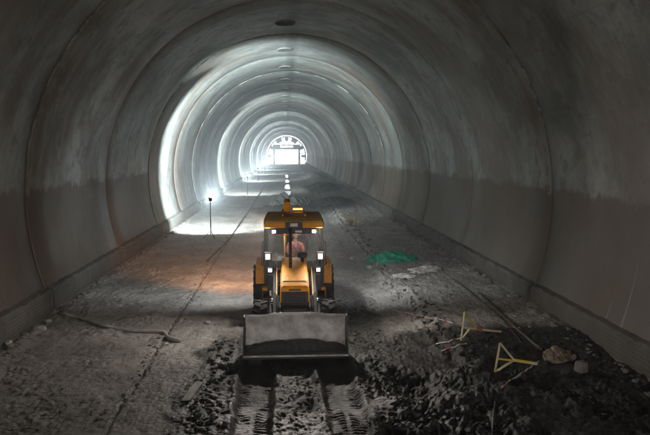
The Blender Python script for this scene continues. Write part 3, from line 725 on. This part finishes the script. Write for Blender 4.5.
MB().box((0, 1.868, 1.30), (.30, .03, .05)).build('nose_handle', 'black', hood)
gr = MB(); gr.box((0, 1.98, .98), (.66, .18, .62)); gril = gr.build('grille', 'black', V, bevel=.015)
g2 = MB()
for i in range(10): g2.box((0, 1.875, .75+i*.052), (.56, .02, .018))
g2.build('grille_bars', 'rubber', gril)
for s in (-1, 1):
    MB().bar((s*.345, 1.875, .70), (s*.352, 1.865, 1.31), .022, .03).build('grille_trim', 'yellow', gril)
    sd = MB(); sd.box((s*.342, 2.7, 1.0), (.02, 1.4, .34)); sd.build('side_panel', 'black', V)
# exhaust + pre-cleaner on the hood
MB().tube([(-.10, 2.75, 1.68), (-.10, 2.75, 2.62), (-.10, 2.80, 2.72)], [.042, .038, .036], 14).build('exhaust_stack', 'black', V)
MB().lathe([(0, 0), (.05, 0), (.05, .10), (.13, .13), (.14, .20), (.10, .26), (0, .28)], (.22, 3.12, 1.80), 'z', 20).build('air_cleaner', 'black', V)
# hoses, grab rails, hood shut lines, fender mud
for s in (-1, 1):
    MB().tube([(s*.43, 3.2, 1.50), (s*.42, 2.6, 1.36), (s*.43, 2.0, 1.16), (s*.44, 1.6, .98), (s*.42, 1.3, .92)], .014, 6).build('hydraulic_hose', 'rubber', V)
    MB().tube([(s*.46, 3.2, 1.46), (s*.58, 2.7, 1.18), (s*.56, 2.2, .95), (s*.52, 1.7, .86), (s*.58, 1.5, .70)], .012, 6).build('hydraulic_hose', 'rubber', V)
    MB().tube([(s*.83, 3.60, 1.62), (s*.87, 3.56, 1.66), (s*.85, 3.48, 2.28), (s*.80, 3.50, 2.32)], .013, 6).build('grab_rail', 'black', V)
    MB().bar((s*.357, 2.02, 1.36), (s*.350, 2.65, 1.585), .012, .02).build('hood_seam', 'black', hood)
MB().bar((-.30, 2.06, 1.485), (.30, 2.06, 1.485), .010, .008).build('hood_seam', 'black', hood)
# wheels
def wheel(cx, cy, r_, w, nl, rim):
    z = r_; t = MB(); q = w/2
    t.lathe([(r_*.58, -q*.8), (r_*.80, -q*.98), (r_*.93, -q*.9), (r_*.955, -q*.5), (r_*.96, 0), (r_*.955, q*.5), (r_*.93, q*.9), (r_*.80, q*.98), (r_*.58, q*.8)], (cx, cy, z), 'x', 40)
    for k in range(nl):
        for s in (-1, 1):
            a = 2*PI*(k+.25*(s > 0)*2)/nl; a2 = a+.20
            p0 = Vector((cx+s*.02, cy+r_*.965*math.cos(a2), z+r_*.965*math.sin(a2))); p1 = Vector((cx+s*q*.95, cy+r_*.955*math.cos(a), z+r_*.955*math.sin(a)))
            t.bar(p0, p1, r_*.085, r_*.085, up=(0, math.cos(a), math.sin(a)))
    tw = t.build('wheel', 'rubber', V)
    s = 1 if cx > 0 else -1
    MB().lathe([(0, -.10*s), (r_*.22, -.10*s), (r_*.30, -.02*s), (r_*.52, 0), (r_*.58, q*.75*s), (r_*.60, q*.78*s), (r_*.60, -q*.75*s)], (cx+s*.02, cy, z), 'x', 28).build('rim', rim, tw)
for s in (-1, 1):
    wheel(s*.86, 2.5, .47, .36, 15, 'yellow'); wheel(s*.93, 4.9, .72, .44, 18, 'yellow')
# front fenders stay bare; rear fenders yellow
for s in (-1, 1):
    x0, x1 = s*.80, s*1.06
    fd = MB(); prof = [(4.02, 1.05), (4.04, 1.42), (4.16, 1.58), (4.5, 1.64), (5.3, 1.60), (5.3, 1.54), (4.55, 1.57), (4.24, 1.50), (4.14, 1.36), (4.12, 1.05)]
    fd.prism(prof, min(x0, x1), max(x0, x1)); fd.build('rear_fender', 'yellow', V, bevel=.01)
    st = MB(); st.box((s*.74, 3.75, .98), (.26, .34, .09)); st.box((s*.74, 3.72, .70), (.24, .3, .05)); st.box((s*.86, 3.75, .84), (.03, .3, .3)); st.build('step', ['yellow'], V, bevel=.012)
    tb = MB(); tb.box((s*.60, 3.3, 1.25), (.24, .5, .42)); tb.build('side_tank', 'black', V, bevel=.03)
# cab
cab = MB()
def pil(a, b_, w=.07): cab.bar(a, b_, w, w)
zt = 2.72
for s in (-1, 1):
    pil((s*.78, 3.50, 1.45), (s*.73, 3.38, zt), .085); pil((s*.84, 4.25, 1.5), (s*.78, 4.30, zt)); pil((s*.80, 5.15, 1.5), (s*.74, 5.1, zt), .085)
    pil((s*.73, 3.38, zt), (s*.74, 5.1, zt)); pil((s*.78, 3.5, 1.5), (s*.80, 5.15, 1.5)); cab.box((s*.78, 4.3, 1.32), (.06, 1.7, .38))
pil((-.74, 3.38, zt-.02), (.74, 3.38, zt-.02), .09); pil((-.75, 5.1, zt), (.75, 5.1, zt)); pil((-.78, 3.5, 1.5), (.78, 3.5, 1.5), .10); cab.box((0, 5.12, 1.32), (1.5, .06, .40)); cab.box((0, 4.3, 1.16), (1.5, 1.6, .05))
cb = cab.build('cab_frame', 'black', V, bevel=.012)
# roof
rf = loft([[(-w, y, zb_), (-w-.01, y, (zb_+zt_)/2), (-w+.05, y, zt_), (w-.05, y, zt_), (w+.01, y, (zb_+zt_)/2), (w, y, zb_)] for y, w, zb_, zt_ in ((3.16, .76, 2.70, 2.80), (3.20, .79, 2.70, 2.88), (3.4, .80, 2.72, 2.94), (4.2, .80, 2.74, 2.99), (5.1, .79, 2.74, 2.97), (5.3, .76, 2.76, 2.90))])
rf = rf.build('roof', 'roofdirt', V, bevel=.015)
MB().box((0, 3.155, 2.77), (1.50, .03, .13)).build('roof_fascia', 'yellow', rf, bevel=.008)
MB().box((0, 3.128, 2.78), (.46, .022, .16)).build('name_panel', 'black', rf)
MB().box((0, 3.112, 2.785), (.20, .012, .085)).build('name_plate', 'plateglow' if 'plateglow' in M else 'white', rf)
q = MB()
for s in (-1, 1): q.box((s*.3, 4.3, 3.01), (.05, 1.7, .05))
q.build('roof_rib', 'roofdirt', rf)
MB().box((0, 3.30, 2.60), (1.36, .05, .14)).build('visor', 'black', cb)
MB().box((0, 3.28, 2.50), (1.22, .03, .022)).build('visor_trim', 'red', cb)
for s in (-1, 1):
    l = MB(); l.box((s*.53, 3.25, 2.60), (.13, .06, .11)); wl = l.build('work_lamp', 'black', V, bevel=.006)
    MB().box((s*.53, 3.213, 2.60), (.085, .012, .075)).build('lens', 'small', wl)
    hl = MB(); hl.box((s*.70, 3.28, 1.93), (.20, .14, .24)); hl.bar((s*.70, 3.35, 1.85), (s*.72, 3.5, 1.6), .05); h_ = hl.build('headlight', 'black', V, bevel=.02)
    MB().box((s*.70, 3.202, 1.93), (.11, .012, .135)).build('lens', 'head', h_)
    hl = MB(); hl.box((s*.635, 3.05, 1.60), (.13, .10, .13)); h_ = hl.build('indicator', 'black', V, bevel=.01)
    MB().box((s*.635, 2.994, 1.60), (.085, .012, .08)).build('lens', 'small', h_)
    pass
    rl = MB(); rl.box((s*.55, 5.33, 2.80), (.16, .08, .12)); rl = rl.build('rear_fill_lamp', 'black', V, bevel=.006)  # unseen housings added at the roof rear to carry the fill light
    MB().box((s*.55, 5.376, 2.80), (.11, .012, .08)).build('lens', 'small', rl)
    pn_ = MB(); pn_.add([(s*.80, 3.56, 1.55), (s*.84, 4.24, 1.55), (s*.785, 4.28, zt-.05), (s*.745, 3.44, zt-.05)], [[0, 1, 2, 3]]); pn_.add([(s*.84, 4.30, 1.55), (s*.81, 5.1, 1.55), (s*.75, 5.06, zt-.05), (s*.785, 4.34, zt-.05)], [[0, 1, 2, 3]])
    pw_ = pn_.build('side_window', 'glass', V); m_ = pw_.modifiers.new('s', 'SOLIDIFY'); m_.thickness = .006
wn = MB().add([(-.73, 3.47, 1.56), (.73, 3.47, 1.56), (.69, 3.37, 2.54), (-.69, 3.37, 2.54)], [[0, 1, 2, 3]]).build('windscreen', 'glass', V); m_ = wn.modifiers.new('s', 'SOLIDIFY'); m_.thickness = .006
MB().tube([(.30, 3.41, 1.62), (-.05, 3.36, 2.25)], .010, 6).build('wiper', 'black', V)
MB().box((.12, 3.24, 2.595), (.18, .012, .055)).build('visor_plate', 'white', cb)
MB().box((.10, 3.50, 2.62), (.16, .10, .03)).build('cab_lamp', 'dome', cb)
bc = MB(); bc.box((.13, 5.0, 3.03), (.30, .14, .06)); bc = bc.build('beacon', 'black', V, bevel=.01); MB().box((.13, 4.92, 3.055), (.27, .03, .045)).build('lens', 'amber', bc)
sl = MB(); sl.box((-.80, 5.34, 2.70), (.12, .08, .12)); sl = sl.build('side_lamp', 'black', V); MB().box((-.80, 5.39, 2.70), (.10, .012, .08)).build('lens', 'amber', sl)
# seat, wheel
s_ = MB(); s_.box((0.05, 4.55, 1.52), (.50, .48, .14)); s_.box((0.05, 4.82, 1.90), (.48, .12, .66)); s_.box((.05, 4.55, 1.3), (.3, .3, .3)); s_.build('driver_seat', 'seat', V, bevel=.04)
s_ = MB(); ringp = [(0.05+.2*math.cos(a), 3.98+.2*math.sin(a)*.85, 1.93+.2*math.sin(a)*.5) for a in [2*PI*i/20 for i in range(21)]]
s_.tube(ringp, .014, 6, cap=False); s_.bar((.05, 3.98, 1.93), (.05, 3.75, 1.4), .05); s_.bar((-.15, 3.98, 1.93), (.25, 3.98, 1.93), .02); s_.build('steering_wheel', 'black', V)
s_ = MB(); s_.box((.05, 3.72, 1.55), (.5, .14, .35)); s_.build('dashboard', 'black', V, bevel=.03)
# backhoe at the rear
kb = MB(); kb.box((0, 5.55, .85), (1.7, .14, .35)); kb.build('rear_frame', 'black', V, bevel=.02)
bo = MB(); prof = [(5.65, .80), (5.85, .75), (6.25, 1.9), (6.15, 2.9), (6.02, 3.22), (5.86, 3.20), (5.95, 2.8), (6.0, 1.95)]
bo.prism(prof, -.28, -.08); bo.build('boom', 'yellow', V, bevel=.02)
bo = MB(); prof = [(5.92, 3.18), (6.08, 3.28), (6.42, 3.05), (6.75, 1.4), (6.6, 1.35), (6.3, 2.7)]; bo.prism(prof, -.26, -.10); bo.build('dipper', 'yellow', V, bevel=.02)
bo = MB(); bo.prism([(6.45, 1.4), (6.8, 1.4), (7.0, 1.0), (6.85, .55), (6.5, .45), (6.4, .6), (6.72, .75), (6.75, 1.0), (6.5, 1.15)], -.48, .12); bo.build('rear_bucket', 'steeldark', V, bevel=.01)
MB().tube([(-.18, 5.8, 1.2), (-.18, 5.88, 2.2)], .06).tube([(-.18, 5.88, 2.2), (-.18, 5.9, 2.9)], .03).build('boom_ram', 'steeldark', V)
for s in (-1, 1):
    st = MB(); st.box((s*.85, 5.6, .8), (.16, .18, .9)); st.box((s*.85, 5.6, .32), (.34, .34, .05)); st.build('stabiliser', 'black', V, bevel=.01)
# lamps of the machine, plus an added rear fill
for s in (-1, 1):
    l = light('visor_beam', 'SPOT', (MX+s*.53, Y0+3.18, 2.60), energy=32, spot_size=R(156), spot_blend=1, shadow_soft_size=.035, color=(1, .93, .86)); aim(l, (s*1.15, -1, -.50))
for s in (-1, 1):
    l = light('headlight_beam', 'SPOT', (MX+s*.70, Y0+3.16, 1.93), energy=14, spot_size=R(80), spot_blend=1, shadow_soft_size=.06, color=(1, .88, .8)); aim(l, (s*.05, -1, .05))
    l = light('rear_fill', 'SPOT', (MX+s*.55, Y0+5.42, 2.80), energy=60, spot_size=R(122), spot_blend=1, shadow_soft_size=.05, color=(.92, .97, 1)); aim(l, (s*.6, 1, -.52))  # added fill from unseen rear lamps, brightens the floor behind the machine
l = light('cab_glow', 'POINT', (MX+.10, Y0+4.15, 2.55), energy=1.6, shadow_soft_size=.06, color=(.95, 1, 1))
l = light('side_glow', 'SPOT', (MX-.80, Y0+5.45, 2.70), energy=190, spot_size=R(66), spot_blend=1, shadow_soft_size=.04, color=(1, .42, .14)); aim(l, (-.25, 1, -.33))

# ------------------------------------------------------------------ driver
dr = empty('person', (MX+.05, Y0+4.5, 1.58), 'driver in a pinkish red shirt sitting in the cab with both hands on the wheel', 'person')
def skin(name, nodes, edges, mat, parent, root=0, lv=2):
    me = bpy.data.meshes.new(name); me.from_pydata([n_[0] for n_ in nodes], edges, []); o = bpy.data.objects.new(name, me); C.objects.link(o); o.parent = parent
    sk = o.modifiers.new('skin', 'SKIN'); sk.use_smooth_shade = True
    for i, n_ in enumerate(nodes):
        sv = me.skin_vertices[0].data[i]; r_ = n_[1]; sv.radius = r_ if isinstance(r_, tuple) else (r_, r_); sv.use_root = (i == root)
    sb = o.modifiers.new('sub', 'SUBSURF'); sb.levels = lv; sb.render_levels = lv
    me.materials.append(M[mat]); return o
nodes = [((0, 0, .05), (.15, .12)), ((0, .04, .28), (.14, .10)), ((0, .05, .48), (.17, .11)), ((0, .03, .58), (.07, .06)), ((0, .0, .68), (.055, .055)), ((0, -.02, .78), (.085, .10)), ((0, -.02, .90), (.08, .095))]
edges = [(i, i+1) for i in range(6)]
for s in (-1, 1):
    k = len(nodes); nodes += [((s*.17, .05, .50), .06), ((s*.25, -.06, .28), .045), ((s*.20, -.36, .30), .034), ((s*.185, -.44, .34), (.04, .022))]
    edges += [(2, k), (k, k+1), (k+1, k+2), (k+2, k+3)]
    for f_ in range(4): nodes.append(((s*(.150+.024*f_), -.50+.006*abs(f_-1.5), .35-.010*f_), .009)); nodes.append(((s*(.150+.022*f_), -.515, .315-.008*f_), .008)); j = len(nodes); edges += [(k+3, j-2), (j-2, j-1)]
    nodes.append(((s*.14, -.43, .36), .010)); nodes.append(((s*.125, -.465, .37), .009)); j = len(nodes); edges += [(k+3, j-2), (j-2, j-1)]
    k = len(nodes); nodes += [((s*.10, -.05, .03), .085), ((s*.14, -.44, .05), .06), ((s*.14, -.50, -.32), .042), ((s*.14, -.62, -.37), .03)]
    edges += [(0, k), (k, k+1), (k+1, k+2), (k+2, k+3)]
skin('body', nodes, edges, 'skin', dr)
sh = [((0, 0, .06), (.165, .135)), ((0, .04, .28), (.155, .115)), ((0, .05, .47), (.185, .125)), ((0, .04, .57), (.085, .075))]
se = [(0, 1), (1, 2), (2, 3)]
for s in (-1, 1): k = len(sh); sh += [((s*.175, .05, .50), .075), ((s*.25, -.05, .29), .06)]; se += [(2, k), (k, k+1)]
skin('shirt', sh, se, 'shirt', dr)
th = [((0, 0, .03), (.17, .14))]; te = []
for s in (-1, 1): k = len(th); th += [((s*.10, -.05, .03), .10), ((s*.14, -.44, .05), .072), ((s*.14, -.50, -.30), .055)]; te += [(0, k), (k, k+1), (k+1, k+2)]
skin('trousers', th, te, 'trousers', dr)
hb = MB(); hb.lathe([(0, .13), (.05, .125), (.085, .09), (.102, .04), (.105, -.02)], (0, .0, .88), 'z', 18); hb.build('hair', 'hair', dr)
fc = MB()
for s in (-1, 1): fc.lathe([(0, -.012), (.011, -.008), (.011, .005), (0, .01)], (s*.032, -.118, .83), 'y', 8); fc.box((s*.088, -.01, .82), (.016, .04, .06))
fc.bar((0, -.12, .83), (0, -.138, .795), .018); fc.box((0, -.118, .755), (.045, .01, .01)); fc.build('face', 'hair', dr)

# ------------------------------------------------------------------ haze
HZ = 0.0028
if HZ:
    hz = MB(); hz.box((0, 100, 25), (1500, 1640, 60)); ho = hz.build('haze', 'white'); tag(ho, kind='stuff'); tag(ho, 'thin pale dust haze hanging in the whole tunnel', 'haze')
    m, nt, b, o = newmat('haze'); nt.nodes.remove(b); v = nt.nodes.new('ShaderNodeVolumePrincipled'); v.inputs['Density'].default_value = HZ; v.inputs['Color'].default_value = (.9, .95, 1, 1)
    v.inputs['Anisotropy'].default_value = .0
    nt.links.new(v.outputs[0], o.inputs['Volume']); ho.data.materials.clear(); ho.data.materials.append(m)

# ------------------------------------------------------------------ world, sun
w = bpy.data.worlds.new('World'); sc.world = w; w.use_nodes = True; nt = w.node_tree
bg = nt.nodes['Background']; sky = nt.nodes.new('ShaderNodeTexSky'); sky.sky_type = 'NISHITA'; sky.sun_disc = False; sky.dust_density = 7; sky.air_density = .6; sky.ozone_density = .3
sky.sun_elevation = R(48); sky.sun_rotation = R(200); nt.links.new(sky.outputs[0], bg.inputs[0]); bg.inputs[1].default_value = .15
sun = light('sun', 'SUN', (0, 0, 60), energy=4, angle=R(.5), color=(1, .96, .9))
sd = Vector((math.sin(R(200))*math.cos(R(48)), math.cos(R(200))*math.cos(R(48)), math.sin(R(48)))); aim(sun, -sd)

sc.view_settings.view_transform = 'Standard'; sc.view_settings.look = 'None'; sc.view_settings.gamma = 1; sc.view_settings.use_curve_mapping = False
sc.view_settings.exposure = 4.2
cy = sc.cycles; cy.max_bounces = 8; cy.diffuse_bounces = 5; cy.glossy_bounces = 3; cy.transparent_max_bounces = 12; cy.volume_bounces = 0
cy.sample_clamp_indirect = 4; cy.use_denoising = True; cy.caustics_reflective = False; cy.caustics_refractive = False
